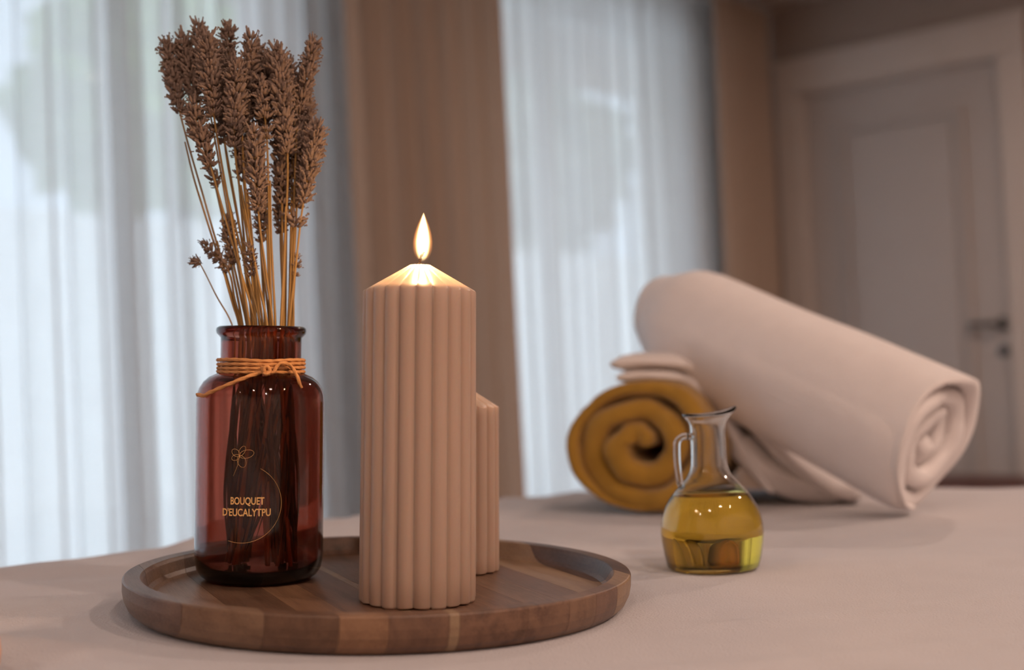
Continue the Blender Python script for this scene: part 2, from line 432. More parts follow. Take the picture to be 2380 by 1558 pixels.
for i in range(len(aa) - 1):
    for j in range(n - 1): F.append((i * n + j, (i + 1) * n + j, (i + 1) * n + j + 1, i * n + j + 1))
bc = BK + BS * BL / 2 + BE * BWd / 2
bed = empty('massage_bed', Matrix.Translation((bc.x, bc.y, -EYE)))
tag(bed, 'massage bed under a pale pink cotton sheet holding tray and towels', 'bed')
off = Vector((bc.x, bc.y, -EYE))
o = link('sheet', mesh_of('sheet', [Vector(p) - off for p in V], F), M_sheet, bed); o['label'] = 'pale pink brushed cotton sheet with soft creases'
def quad_slab(i0, i1, z0, z1):
    cs = [BK + BS * (i0 if a == 0 else BL - i0) + BE * (i1 if b == 0 else BWd - i1) for a, b in ((0, 0), (1, 0), (1, 1), (0, 1))]
    return [Vector((c.x, c.y, z)) - off for z in (z0, z1) for c in cs], [(3, 2, 1, 0), (4, 5, 6, 7)] + [(k, (k + 1) % 4, 4 + (k + 1) % 4, 4 + k) for k in range(4)]
M_matt = mat_basic('mattress_ticking', (0.6, 0.55, 0.5), 0.9, 0.05, 20)
v, f = quad_slab(0.04, 0.04, -0.32, -0.165); link('mattress', mesh_of('mattress', v, f, False), M_matt, bed)
v, f = quad_slab(0.05, 0.05, -0.40, -0.322); link('bed_frame', mesh_of('bed_frame', v, f, False), M_bedwood, bed)
for (a, b) in ((0.1, 0.1), (BL - 0.1, 0.1), (BL - 0.1, BWd - 0.1), (0.1, BWd - 0.1)):
    p = BK + BS * a + BE * b - bc.to_2d() if hasattr(bc, 'to_2d') else BK + BS * a + BE * b - bc
    box('leg', (p.x - 0.03, p.x + 0.03, p.y - 0.03, p.y + 0.03, 0.0, EYE - 0.40), M_bedwood, bed, 0.005)

# ------------------------------------------------------------------ tray frame: slightly tilted on the soft bed
ex = Vector((1, 0, -TA)).normalized(); ey = Vector((0, 1, TB)); ey = (ey - ex * ey.dot(ex)).normalized(); en = ex.cross(ey)
TM = Matrix((ex, ey, en)).transposed().to_4x4(); TM.translation = TC
def tl(x, y, z): return TM @ Matrix.Translation((x, y, z))
FL = -0.0110                                     # tray floor below the rim top

tray = empty('round_tray', tl(0, 0, -TH)); tag(tray, 'round raised-rim wooden tray of joined brown planks on the bed', 'tray')
prof = [(0.0, 0.0), (0.1385, 0.0), (0.1432, 0.0013), (0.1470, 0.0048), (0.1492, 0.0095), (0.1500, 0.0140), (0.1500, TH - 0.0011), (0.1496, TH - 0.0003), (0.1489, TH),
        (0.1402, TH), (0.1396, TH - 0.0004), (0.1385, TH - 0.0020), (0.1360, TH - 0.0078), (0.1340, TH - 0.0100), (0.1310, TH + FL), (0.0, TH + FL)]
bmt = bmesh.new()
SEG = 144
rings = []
for (r, z) in prof:
    if r == 0: rings.append([bmt.verts.new((0, 0, z))])
    else: rings.append([bmt.verts.new((r * math.cos(2 * math.pi * k / SEG), r * math.sin(2 * math.pi * k / SEG), z)) for k in range(SEG)])
for i in range(len(rings) - 1):
    A, B = rings[i], rings[i + 1]
    for k in range(SEG):
        k2 = (k + 1) % SEG
        if len(A) == 1: bmt.faces.new((A[0], B[k2], B[k]))
        elif len(B) == 1: bmt.faces.new((A[k], A[k2], B[0]))
        else: bmt.faces.new((A[k], A[k2], B[k2], B[k]))
bmesh.ops.recalc_face_normals(bmt, faces=bmt.faces)
me_t = bpy.data.meshes.new('tray_blank'); bmt.to_mesh(me_t); bmt.free()
PN = Vector((0.907, 0.42, 0))                    # across the planks
PANG = math.atan2(PN.y, PN.x)
cutsP = [-0.2, -0.132, -0.0993, -0.0676, -0.0451, -0.0158, -0.0105, 0.028, 0.056, 0.078, 0.100, 0.127, 0.2]
tones = [((0.25, 0.155, 0.11), (0.15, 0.085, 0.06)), ((0.29, 0.17, 0.10), (0.19, 0.105, 0.06)), ((0.20, 0.105, 0.06), (0.11, 0.055, 0.03)),
         ((0.34, 0.18, 0.095), (0.23, 0.115, 0.06)), ((0.23, 0.12, 0.07), (0.13, 0.065, 0.04)), ((0.37, 0.24, 0.14), (0.27, 0.155, 0.09)),
         ((0.24, 0.125, 0.075), (0.10, 0.05, 0.03)), ((0.25, 0.135, 0.08), (0.12, 0.06, 0.04)), ((0.27, 0.15, 0.09), (0.16, 0.085, 0.05)),
         ((0.23, 0.125, 0.08), (0.13, 0.07, 0.045)), ((0.38, 0.24, 0.14), (0.27, 0.155, 0.09)), ((0.17, 0.095, 0.065), (0.09, 0.05, 0.035))]
for k in range(len(cutsP) - 1):
    b2 = bmesh.new(); b2.from_mesh(me_t)
    for (s, sign) in ((cutsP[k] + 0.00008, -1), (cutsP[k + 1] - 0.00008, 1)):
        if abs(s) > 0.16: continue
        r = bmesh.ops.bisect_plane(b2, geom=b2.verts[:] + b2.edges[:] + b2.faces[:], plane_co=PN * s, plane_no=PN * sign, clear_outer=True)
        ed = [e for e in r['geom_cut'] if isinstance(e, bmesh.types.BMEdge)]
        if ed: bmesh.ops.holes_fill(b2, edges=ed, sides=0)
    base, dark = [tuple(c_ * 0.8 for c_ in q_) for q_ in tones[k]]
    mw = mat_wood('plank_wood', base, dark, -PANG, 3.1 * k + 0.4)
    o = from_bm('plank', b2, mw, tray)
bpy.data.meshes.remove(me_t)

# ------------------------------------------------------------------ ribbed candles
M_wax = mat_basic('beige_wax', (0.49, 0.345, 0.26), 0.42, 0.02, 20, spec=0.4, sss=0.5, sssr=(1.0, 0.55, 0.32), sscale=0.006)
M_wick = mat_basic('charred_wick', (0.03, 0.02, 0.02), 0.9)
def ribbed(name, mtx, R0, R1, H, cone_h, rtop, label):
    root = empty(name, mtx); tag(root, label, 'candle', 'ribbed pillar candles on the tray')
    NF, SUB = 20, 12; seg = NF * SUB
    def rr(R, a, depth):
        t_ = (a * NF / (2 * math.pi)) % 1.0
        return R - depth * (1 - math.sqrt(max(0.0, 1 - (2 * t_ - 1) ** 2 * 0.985)))
    V, F = [], []
    def ring(fn):
        i0 = len(V)
        for k in range(seg):
            a = 2 * math.pi * k / seg - math.pi / 2
            r, z = fn(a); V.append(Vector((r * math.cos(a), r * math.sin(a), z)))
        return i0
    rings = []
    dep = 0.0042
    rings.append(ring(lambda a: (rr(R0 - 0.0007, a, dep), 0.0005 + 0.0004 * math.sin(7 * a))))
    rings.append(ring(lambda a: (rr(R0, a, dep), 0.0016)))
    for q in (0.1, 0.25, 0.4, 0.55, 0.7, 0.85, 0.95):
        rings.append(ring(lambda a: (rr(R0 + (R1 - R0) * q, a, dep), H * q)))
    def ztop(r): return H + (R1 - r) / (R1 - rtop) * cone_h
    rings.append(ring(lambda a: (rr(R1, a, dep), ztop(rr(R1, a, dep)) - 0.0005)))
    rings.append(ring(lambda a: (rr(R1 - 0.0004, a, dep), ztop(rr(R1 - 0.0004, a, dep)))))
    for q in (0.2, 0.45, 0.7, 0.88, 1.0):
        def fn(a, q=q):
            r_a = rr(R1, a, dep) * (1 - q) + rtop * q
            r_a = rr(R1 + (rtop - R1) * q, a, dep * (1 - 0.75 * q))
            return r_a, H + (R1 - (R1 + (rtop - R1) * q)) / (R1 - rtop) * cone_h + (dep * 0.42 * (1 - q)) * ((R1 + (rtop - R1) * q - r_a) / dep)
        rings.append(ring(fn))
    rings.append(ring(lambda a: (rtop * 0.6, H + cone_h - 0.0003)))
    for i in range(len(rings) - 1):
        for k in range(seg):
            k2 = (k + 1) % seg
            F.append((rings[i] + k, rings[i] + k2, rings[i + 1] + k2, rings[i + 1] + k))
    cap(V, F, rings[-1], seg, True); cap(V, F, rings[0], seg, False)
    link('wax_body', mesh_of('wax_body', V, F), M_wax, root)
    return root, H + cone_h
big, zt = ribbed('ribbed_candle', tl(0.0253, -0.0452, FL), 0.0333, 0.0323, 0.1757, 0.0152, 0.0058, 'tall beige ribbed pillar candle with a burning flame')
v, f = tube_vf(catmull([(0, 0, zt - 0.001), (0.0, 0, zt + 0.0028), (0.0006, -0.0004, zt + 0.005), (0.0024, -0.0008, zt + 0.0075)], 5), lambda q: 0.0009 * (1 + 0.25 * math.sin(q * 19)) * (1.15 - 0.4 * q), 8)
link('wick', mesh_of('wick', v, f), M_wick, big)
# flame: a glowing volume of burning gas
FLH = 0.0285; FLR = 0.0058
fz0 = zt + 0.0016
fp = [(0.0, 0.14), (0.05, 0.5), (0.13, 0.80), (0.26, 0.98), (0.40, 1.0), (0.55, 0.90), (0.70, 0.69), (0.83, 0.44), (0.93, 0.22), (1.0, 0.02)]
prof = [(max(0.00015, w * FLR), z * FLH) for z, w in fp]
v, f = lathe_vf(prof, 28); v = list(v); cap(v, f, 0, 28); cap(v, f, (len(prof) - 1) * 28, 28, True)
t = NT('flame_gas')
tc = t.n('TexCoord'); sp = t.n('SeparateXYZ'); t.l(tc.outputs['Object'], sp.inputs[0])
zn = t.n('Math', operation='DIVIDE'); zn.inputs[1].default_value = FLH; t.l(sp.outputs['Z'], zn.inputs[0])
wr = t.n('FloatCurve'); cv = wr.mapping.curves[0]
while len(cv.points) > 2: cv.points.remove(cv.points[1])
cv.points[0].location = (0, 0.14); cv.points[1].location = (1, 0.03)
for z, w in fp[1:-1]: cv.points.new(z, w)
wr.mapping.update(); t.l(zn.outputs[0], wr.inputs['Value'])
cx = t.n('CombineXYZ'); t.l(sp.outputs['X'], cx.inputs[0]); t.l(sp.outputs['Y'], cx.inputs[1])
ln = t.n('VectorMath', operation='LENGTH'); t.l(cx.outputs[0], ln.inputs[0])
wm = t.n('Math', operation='MULTIPLY'); wm.inputs[1].default_value = FLR; t.l(wr.outputs[0], wm.inputs[0])
q = t.n('Math', operation='DIVIDE'); t.l(ln.outputs['Value'], q.inputs[0]); t.l(wm.outputs[0], q.inputs[1])
cr1 = t.n('ValToRGB'); e = cr1.color_ramp.elements
e[0].position = 0.0; e[0].color = (1.0, 0.82, 0.50, 1); e[1].position = 1.0; e[1].color = (1.0, 0.24, 0.03, 1)
e2 = cr1.color_ramp.elements.new(0.62); e2.color = (1.0, 0.62, 0.24, 1)
t.l(q.outputs[0], cr1.inputs[0])
st = t.n('ValToRGB'); e = st.color_ramp.elements
e[0].position = 0.45; e[0].color = (1, 1, 1, 1); e[1].position = 1.0; e[1].color = (0.02, 0.02, 0.02, 1)
e2 = st.color_ramp.elements.new(0.72); e2.color = (0.10, 0.10, 0.10, 1)
t.l(q.outputs[0], st.inputs[0])
lowr = t.n('ValToRGB'); e = lowr.color_ramp.elements
e[0].position = 0.02; e[0].color = (0.02, 0.02, 0.02, 1); e[1].position = 0.42; e[1].color = (1, 1, 1, 1)
t.l(zn.outputs[0], lowr.inputs[0])
ms = t.n('Math', operation='MULTIPLY'); t.l(st.outputs[0], ms.inputs[0]); t.l(lowr.outputs[0], ms.inputs[1])
ms2 = t.n('Math', operation='MULTIPLY'); ms2.inputs[1].default_value = 1800.0; t.l(ms.outputs[0], ms2.inputs[0])
em = t.n('Emission'); t.l(cr1.outputs[0], em.inputs['Color']); t.l(ms2.outputs[0], em.inputs['Strength'])
t.l(em.outputs[0], t.out.inputs['Volume'])
fl = link('flame', mesh_of('flame', v, f), t.m, big); fl.location = (0.0012, 0, fz0); fl.rotation_euler = (0, 0.02, 0); fl['label'] = 'pointed yellow candle flame'
pl = bpy.data.lights.new('candle_light', 'POINT'); pl.energy = 0.33; pl.color = (1.0, 0.60, 0.28); pl.shadow_soft_size = 0.0045
po = bpy.data.objects.new('candle_light', pl); col.objects.link(po); po.parent = big; po.location = (0.0012, 0, fz0 + 0.014)

small, zs = ribbed('ribbed_candle', tl(0.0386, 0.0645, FL), 0.0322, 0.0312, 0.1065, 0.0158, 0.0058, 'short beige ribbed pillar candle half hidden behind the tall one')
v, f = tube_vf(catmull([(0, 0, zs - 0.001), (0.0005, 0, zs + 0.004), (0.001, 0, zs + 0.008)], 4), 0.0008, 8)
link('wick', mesh_of('wick', v, f), mat_basic('cotton_wick', (0.7, 0.65, 0.55), 0.9), small)

# ------------------------------------------------------------------ amber bottle
BLX, BLY, BSC = -0.0787, 0.0245, 0.975
M_amber = mat_glass('amber_brown_glass', (1, 1, 1), 0.0, 1.5)
_nt = M_amber.node_tree; _va = _nt.nodes.new('ShaderNodeVolumeAbsorption'); _va.inputs['Color'].default_value = (0.70, 0.25, 0.10, 1); _va.inputs['Density'].default_value = 760
_nt.links.new(_va.outputs[0], _nt.nodes['Material Output'].inputs['Volume'])
M_gold = mat_basic('gold_print', (0.95, 0.56, 0.20), 0.5, 0.05, 60)
bottle = empty('glass_bottle', tl(BLX, BLY, FL + 0.0003)); tag(bottle, 'brown amber glass bottle tied with twine holding dried lavender', 'bottle')
BR = 0.0404 * BSC
outer = [(0.0, 0.0022), (0.024, 0.0018), (0.0285, 0.0002), (0.0325, 0.0005), (0.0365, 0.0030), (0.0392, 0.0072), (0.0402, 0.0125), (0.0404, 0.02), (0.0404, 0.05), (0.0404, 0.085), (0.0404, 0.112), (0.0400, 0.1172), (0.0386, 0.1215), (0.0360, 0.1255),
         (0.0325, 0.1285), (0.0288, 0.1302), (0.0266, 0.1313), (0.0257, 0.1335), (0.0255, 0.1365), (0.0255, 0.150), (0.0256, 0.1536), (0.0266, 0.1548), (0.0280, 0.1562), (0.0285, 0.1580), (0.0281, 0.1598), (0.0266, 0.1608)]
inner = [(0.0248, 0.1605), (0.0236, 0.1588), (0.0232, 0.155), (0.0232, 0.1365), (0.0236, 0.1325), (0.0252, 0.1295), (0.0282, 0.1276), (0.0318, 0.1258), (0.0348, 0.1232), (0.0370, 0.1195), (0.0380, 0.115), (0.0382, 0.108), (0.0382, 0.06), (0.0382, 0.016), (0.0374, 0.0108), (0.0350, 0.0080), (0.031, 0.0068), (0.0, 0.0072)]
prof = [(max(r, 0.0004) * BSC, z * BSC) for r, z in outer + inner]
v, f = lathe_vf(prof, 96); v = list(v); cap(v, f, 0, 96); cap(v, f, (len(prof) - 1) * 96, 96, True)
link('glass_body', mesh_of('glass_body', v, f), M_amber, bottle)
# print on the glass: lettering, ring and small flower, wrapped round the cylinder
def wrap(u, z, lift=0.00012):
    a = -math.pi / 2 + 0.195 + u / BR; R = BR + lift      # the print faces the viewer
    return Vector((R * math.cos(a), R * math.sin(a), z))
def lettering(text, u0, u1, z0, h):
    cd = bpy.data.curves.new('t', 'FONT'); cd.body = text; cd.offset = 0.022; cd.resolution_u = 4
    to = bpy.data.objects.new('t', cd); col.objects.link(to)
    bpy.context.view_layer.update()
    me = bpy.data.meshes.new_from_object(to.evaluated_get(bpy.context.evaluated_depsgraph_get()))
    bpy.data.objects.remove(to); bpy.data.curves.remove(cd)
    cap_vs = [p.co.y for p in me.vertices]; xs = [p.co.x for p in me.vertices]
    xa, xb = min(xs), max(xs)
    for p in me.vertices:
        p.co = wrap(u0 + (p.co.x - xa) / (xb - xa) * (u1 - u0), z0 + p.co.y / 0.72 * h)
    me.name = 'lettering'
    return link('lettering', me, M_gold, bottle)
K = 0.000269
def ux(px): return BR * math.asin(max(-1, min(1, (px - 598) * K / BR)))
lettering("BOUQUET", ux(535), ux(608), 0.0500, 0.0044)
lettering("D'EUCALYTPU", ux(518), ux(622), 0.0432, 0.0044)
def uzp(px, py): return wrap(ux(px), (1346 - py) * K)
arc = [uzp(558 + 87 * math.cos(a), 1158 - 87 * math.sin(a)) for a in [math.radians(62 - 5.5 * i) for i in range(32)]]
v, f = tube_vf(arc, 0.00011, 5); link('printed_ring', mesh_of('printed_ring', v, f), M_gold, bottle)
def petal(cx_, cy_, ang, ln_, wd):
    P = []
    for i in range(25):
        q = 2 * math.pi * i / 24; a_ = ln_ * (0.5 - 0.5 * math.cos(q)); b_ = wd * math.sin(q)
        P.append(uzp(cx_ + a_ * math.cos(ang) - b_ * math.sin(ang), cy_ - (a_ * math.sin(ang) + b_ * math.cos(ang))))
    return tube_vf(P[:-1], 0.00010, 5, closed=True)
parts = [petal(553, 1053, math.radians(d), l_, w_) for d, l_, w_ in ((-68, 27, 9), (14, 32, 9), (62, 24, 6), (140, 20, 7), (205, 18, 6))]
parts.append(tube_vf([uzp(553, 1053), uzp(549, 1075), uzp(540, 1098)], 0.00010, 5))
v, f = join_vf(*parts); link('printed_flower', mesh_of('printed_flower', v, f), M_gold, bottle)
# twine round the neck
M_twine = mat_basic('orange_tan_twine', (0.60, 0.27, 0.095), 0.85, 0.2, 300, 0.4, 1500)
tw = empty('twine', Matrix.Rotation(0.11, 4, 'Z')); tw.parent = bottle; tw['label'] = 'orange tan twine wound four times round the neck'
RT = 0.00125
for k in range(4):
    z = 0.1287 + 0.00235 * k
    P = []
    for i in range(150):
        a = 2 * math.pi * i / 150
        dz = -0.0010 * math.exp(-((a - 4.9) / 0.5) ** 2) * (k - 0.5) / 2.5
        P.append(Vector(((0.0263 + 0.0002 * math.sin(3 * a + k)) * math.cos(a), (0.0263 + 0.0002 * math.sin(3 * a + k)) * math.sin(a), z + dz + 0.0004 * math.sin(a + k))))
    v, f = tube_vf(P, RT, 12, closed=True, strands=3, pitch=0.00707, depth=0.3); link('wrap', mesh_of('wrap', v, f), M_twine, tw)
def nb(px, py, lift=0.0):   # a point on the neck or shoulder front, by its place on the bottle
    x = (px - 603) * K; z = (1346 - py) * K
    R = 0.0268 if z > 0.1275 else 0.0268 + (BR - 0.0268) * min(1, max(0, 1 - ((z - 0.111) / 0.0165)) ** 0.5) if z > 0.111 else BR
    R += RT + lift
    return Vector((x, -math.sqrt(max(1e-6, R * R - x * x)), z))
KX = 622
kn = catmull([nb(KX - 7, 855, .001), nb(KX - 5, 868, .0016), nb(KX + 2, 873, .0022), nb(KX + 9, 866, .0026), nb(KX + 4, 856, .0026), nb(KX - 3, 860, .0030), nb(KX - 1, 870, .0022), nb(KX + 8, 872, .001)], 7)
v, f = tube_vf(kn, RT * 1.1, 12, strands=3, pitch=0.007, depth=0.3); link('knot', mesh_of('knot', v, f), M_twine, tw)
e1 = catmull([nb(KX - 2, 866, .001), nb(605, 871, .0009), nb(575, 882, .0006), nb(540, 897, .0005), nb(505, 912, .0008), nb(485, 921, .0012), nb(468, 920, .002)], 9)
v, f = tube_vf(e1, RT * 1.08, 12, strands=3, pitch=0.007, depth=0.3); link('loose_end', mesh_of('loose_end', v, f), M_twine, tw)
e2_ = catmull([nb(KX + 4, 870, .001), nb(640, 868, .002), nb(646, 855, .002), nb(656, 848, .002), nb(670, 850, .002), nb(682, 862, .002), nb(692, 880, .0015), nb(699, 897, .001), nb(702, 904, .0006)], 8)
v, f = tube_vf(e2_, lambda q: RT * (1.0 if q < .85 else 0.75), 12, strands=3, pitch=0.007, depth=0.3); link('loose_end', mesh_of('loose_end', v, f), M_twine, tw)

# ------------------------------------------------------------------ dried lavender
M_bud = mat_basic('dried_lavender_bud', (0.25, 0.17, 0.128), 0.85, 0.55, 420, 0.5, 2500, bdist=0.0004)
M_stalk = mat_basic('dried_lavender_stalk', (0.34, 0.19, 0.055), 0.6, 0.3, 120, stretch=(1, 1, 0.1))
M_leafdry = mat_basic('dried_leaf', (0.10, 0.085, 0.04), 0.8, 0.3, 90)
def bud_vf(base, direc, L, r, bend, seg=6):
    side = direc.orthogonal().normalized()
    prof_ = [(0.0, 0.35), (0.18, 0.85), (0.42, 1.0), (0.66, 0.86), (0.82, 0.58), (0.92, 0.62), (1.0, 0.42)]
    V_, F_ = [], []; up = Vector((0, 0, 1)); b2 = direc.cross(side)
    for (q_, w_) in prof_:
        c = base + direc * (L * q_) + up * (bend * L * q_ * q_)
        for k in range(seg):
            a = 2 * math.pi * k / seg
            rr_ = r * w_ * (1.0 if k % 2 else 0.86)
            V_.append(c + (side * math.cos(a) + b2 * math.sin(a)) * rr_)
    for i in range(len(prof_) - 1):
        for k in range(seg):
            k2 = (k + 1) % seg; F_.append((i * seg + k, i * seg + k2, (i + 1) * seg + k2, (i + 1) * seg + k))
    F_.append(tuple((len(prof_) - 1) * seg + k for k in range(seg)))
    return V_, F_
def whorl_mesh(nb_, seed, elev=48, L=0.0046, top=False):
    rg = random.Random(seed); P = []
    for k in range(nb_):
        a = 2 * math.pi * (k + rg.uniform(-.3, .3)) / nb_; el = math.radians(elev + rg.uniform(-34, 30))
        if top: el = math.radians(rg.uniform(38, 85))
        d = Vector((math.cos(a) * math.cos(el), math.sin(a) * math.cos(el), math.sin(el)))
        rb_ = rg.uniform(0.0008, 0.0030); base = Vector((math.cos(a) * rb_, math.sin(a) * rb_, rg.uniform(-0.0018, 0.0018)))
        P.append(bud_vf(base, d, L * rg.uniform(.72, 1.35), 0.0013 * rg.uniform(.75, 1.15), rg.uniform(-.15, .5)))
        if rg.random() < 0.42:      # a withered floret standing out of the calyx
            tip_ = base + d * L * 1.0; d2 = (d + Vector((rg.uniform(-.4, .4), rg.uniform(-.4, .4), rg.uniform(-.2, .5)))).normalized()
            P.append(bud_vf(tip_, d2, L * 0.45, 0.0005, 0.1, 5)); P.append(bud_vf(tip_ + d2 * L * 0.36, d2, L * 0.2, 0.0008, 0.0, 5))
    v_, f_ = join_vf(*P); me = mesh_of('flower_whorl', v_, f_); me.materials.append(M_bud); return me
WH = [whorl_mesh(18, 10 + i, elev=36) for i in range(6)]
WTOP = [whorl_mesh(10, 30 + i, L=0.0052, top=True) for i in range(3)]
WSM = [whorl_mesh(6, 40 + i, elev=35) for i in range(3)]
D0 = TC.y + BLY
def to_c(lx, ly, lz): return tl(BLX, BLY, FL) @ Vector((lx, ly, lz))
GL = 'dried lavender stems in the bottle'
def lavender(label, tip, base, neck, dd, nd, width=1.0, gaps=(), thin=1.0, bot=None, extra=(), curve=0.0, bare=False):
    """tip and base of the flower head and the crossing of the bottle mouth, each given where it stands; dd: nearer or farther than the bottle axis"""
    Ptip = at(tip[0], tip[1], D0 + dd); Pb = at(base[0], base[1], D0 + dd * 0.8)
    lx = (neck - 603) * K; ly = nd
    m = math.hypot(lx, ly)
    if m > 0.0198: lx *= 0.0198 / m; ly *= 0.0198 / m
    Pn = to_c(lx, ly, 0.156); Pn2 = to_c(lx * 0.96, ly * 0.96, 0.131)
    if bot is None:
        a = rnd.uniform(0, 2 * math.pi); r_ = rnd.uniform(0.006, 0.032); bot = ((-0.0135 if rnd.random() < 0.55 else 0.0165) + rnd.uniform(-.008, .008), rnd.uniform(-0.024, 0.024))
    Pbot = to_c(bot[0], bot[1], 0.0105)
    mid = (Pn2 + Pbot) / 2 + Vector((rnd.uniform(-.004, .004), rnd.uniform(-.004, .004), 0))
    mm = (Pb + Pn) / 2 + Vector((curve, 0, 0))
    path = catmull([Ptip, Pb, mm, Pn, Pn2, mid, Pbot], 7)
    root = empty('lavender_stem', Matrix.Translation(Pbot)); tag(root, label, 'lavender', GL)
    v_, f_ = tube_vf([p - Pbot for p in path], lambda q_: 0.00072 * thin * (0.75 + 0.5 * min(1, q_ * 1.6) + (0.5 if q_ > 0.62 else 0)), 6)
    link('stalk', mesh_of('stalk', v_, f_), M_stalk, root)
    for _ in range(0 if bare else 2):          # withered leaf blades low on the stalk, inside the bottle
        q0 = rnd.uniform(0.62, 0.8); i0 = int(q0 * (len(path) - 1)); p0 = path[i0] - Pbot; p1 = path[-1] - Pbot
        sx, sy = rnd.uniform(-.005, .005), rnd.uniform(-.005, .005)
        cl = catmull([p0, p0.lerp(p1, .3) + Vector((sx, sy, 0)), p0.lerp(p1, .62) + Vector((sx * 1.4, sy * 1.4, 0)), p0.lerp(p1, .93) + Vector((sx * .6, sy * .6, 0.001))], 5)
        Vl, Fl = [], []; sd = Vector((math.cos(sx * 900), math.sin(sx * 900), 0))
        for i_, p_ in enumerate(cl):
            w_ = 0.0019 * math.sin(math.pi * (0.06 + 0.9 * i_ / (len(cl) - 1)))
            nrm = sd.cross(Vector((0, 0, 1))) * 0.00025
            Vl += [p_ - sd * w_, p_ + nrm, p_ + sd * w_, p_ - nrm]
        for i_ in range(len(cl) - 1):
            for k_ in range(4): Fl.append((i_ * 4 + k_, i_ * 4 + (k_ + 1) % 4, i_ * 4 + 4 + (k_ + 1) % 4, i_ * 4 + 4 + k_))
        link('leaf', mesh_of('leaf', Vl, Fl), M_leafdry, root)
    ax = Ptip - Pb; L = ax.length; u = ax.normalized(); rot0 = Vector((0, 0, 1)).rotation_difference(u).to_matrix().to_4x4()
    nW = max(2, int(L / 0.0040))
    pl_ = [] if bare else [(k / nW) for k in range(nW + 1)]
    for q_ in pl_:
        if any(a0 < q_ < a1 for a0, a1 in gaps): continue
        top = q_ > 0.93
        me = rnd.choice(WTOP if top else WH)
        s = width * (0.72 + 0.42 * math.sin(math.pi * min(1, 0.18 + 0.72 * (1 - q_)))) * (0.9 if top else 1.0)
        o = link('flower_whorl', me, None, root)
        o.matrix_basis = Matrix.Translation(Pb + ax * q_ - Pbot) @ rot0 @ Matrix.Rotation(rnd.uniform(0, 6.28), 4, 'Z') @ Matrix.Scale(s, 4)
    for (ex_, ey_, sc) in extra:
        pt = at(ex_, ey_, D0 + dd * 0.5)
        o = link('flower_whorl', rnd.choice(WSM), None, root)
        o.matrix_basis = Matrix.Translation(pt - Pbot) @ rot0 @ Matrix.Rotation(rnd.uniform(0, 6.28), 4, 'Z') @ Matrix.Scale(sc, 4)
    return root
lavender('dark lavender head leaning out farthest toward the sheer curtain', (388, 100), (417, 258), 545, .018, .012, .92, bot=(-.02, .01))
lavender('dark lavender head just inside the outermost leaning one', (424, 95), (456, 235), 560, .020, .014, 1.0)
lavender('tallest dark lavender tip rising behind the large front head', (461, 62), (478, 200), 565, .016, .010, .9)
lavender('large front lavender head with thick lit buds near the outer side', (482, 90), (497, 268), 585, -.016, -.012, 1.08, extra=((503, 313, 1.1), (500, 300, 1.0)))
lavender('narrow top lavender tip with bare spreading buds at the bouquet crown', (529, 62), (534, 190), 575, .008, .008, .85)
lavender('lavender head at the upper middle between crown and broad head', (586, 92), (563, 300), 590, -.004, 0, .98)
lavender('lit lavender head in the front centre below the crown', (548, 150), (545, 338), 605, -.018, -.008, .98)
lavender('broad lavender head topping the bouquet on the candle side', (645, 116), (668, 352), 655, -.006, -.004, 1.08)
lavender('slender lavender spike leaning outward highest on the candle side', (730, 98), (693, 275), 662, .004, .004, .86)
lavender('drooping lavender head lowest on the candle side outer edge', (738, 292), (705, 470), 668, -.004, -.004, .95, extra=((686, 512, 1.3), (684, 520, 1.1)))
lavender('lit lavender head hanging low under the outermost dark heads', (446, 246), (489, 386), 600, -.014, -.012, .95)
lavender('lavender head low in the bouquet centre with lit stem', (590, 306), (600, 490), 640, -.020, -.015, .95)
lavender('short lavender head tucked behind the broad one at upper centre', (604, 190), (620, 322), 632, -.010, -.008, .85, gaps=((.2, .3),))
lavender('shadowed lavender head in the gap above bouquet centre', (620, 130), (612, 290), 615, .014, .012, 1.0)
lavender('lavender head filling between broad head and slender spike', (688, 190), (680, 360), 660, .008, .010, .98)
lavender('lavender head hidden behind centre head on candle side', (652, 270), (655, 470), 648, .006, .010, .95)
lavender('lavender head behind the front centre head', (560, 220), (566, 420), 598, .010, .012, .9)
lavender('lavender head on candle side just inside the drooping one', (700, 330), (690, 480), 664, .010, .012, .9)
lavender('short dark lavender head low beside the sheer curtain', (528, 512), (543, 612), 560, .010, .012, .75)
lavender('small dark lavender head bending low toward the sheer curtain', (478, 570), (530, 628), 548, .008, .010, .7)
lavender('thin lavender stalk ending in one small lone bud cluster', (452, 608), (464, 612), 528, .006, .006, .55, thin=.6)
lavender('tiny lavender cluster near the bottle mouth centre', (580, 575), (585, 640), 600, -.015, -.012, .6)
lavender('dark short lavender sprig behind low outer stems', (492, 400), (503, 430), 552, .010, .010, .7)
lavender('thin lavender stalk with a side bud on candle side', (690, 600), (686, 640), 672, .004, .002, .5, thin=.8)
lavender('hidden lavender head at the back of the bouquet top', (505, 110), (512, 260), 580, .022, .016, .95)
lavender('lavender head at the back below the slender spike', (715, 230), (690, 380), 658, .016, .014, .9)

lavender('lavender head behind the upper middle one near the crown', (600, 118), (588, 270), 602, .018, .014, .95)
lavender('lavender head behind the broad head on candle side', (672, 150), (668, 310), 650, .016, .012, 1.0)
lavender('low lavender head deep in the bouquet on candle side', (660, 400), (652, 540), 645, .012, .014, .8)
lavender('low lavender head deep in the bouquet centre', (612, 420), (606, 560), 612, .012, .014, .75)
lavender('lavender head between the large front head and the crown tip', (520, 190), (522, 330), 588, .004, .006, .95)
lavender('bare dark lavender stalk nearest the sheer curtain', (430, 330), (455, 430), 540, .014, .014, .5, bare=True)
lavender('bare lit lavender stalk in front of the bouquet', (560, 430), (575, 520), 628, -.018, -.016, .5, bare=True)
lavender('bare lavender stalk upright on candle side', (664, 480), (662, 560), 656, -.010, -.012, .5, bare=True)

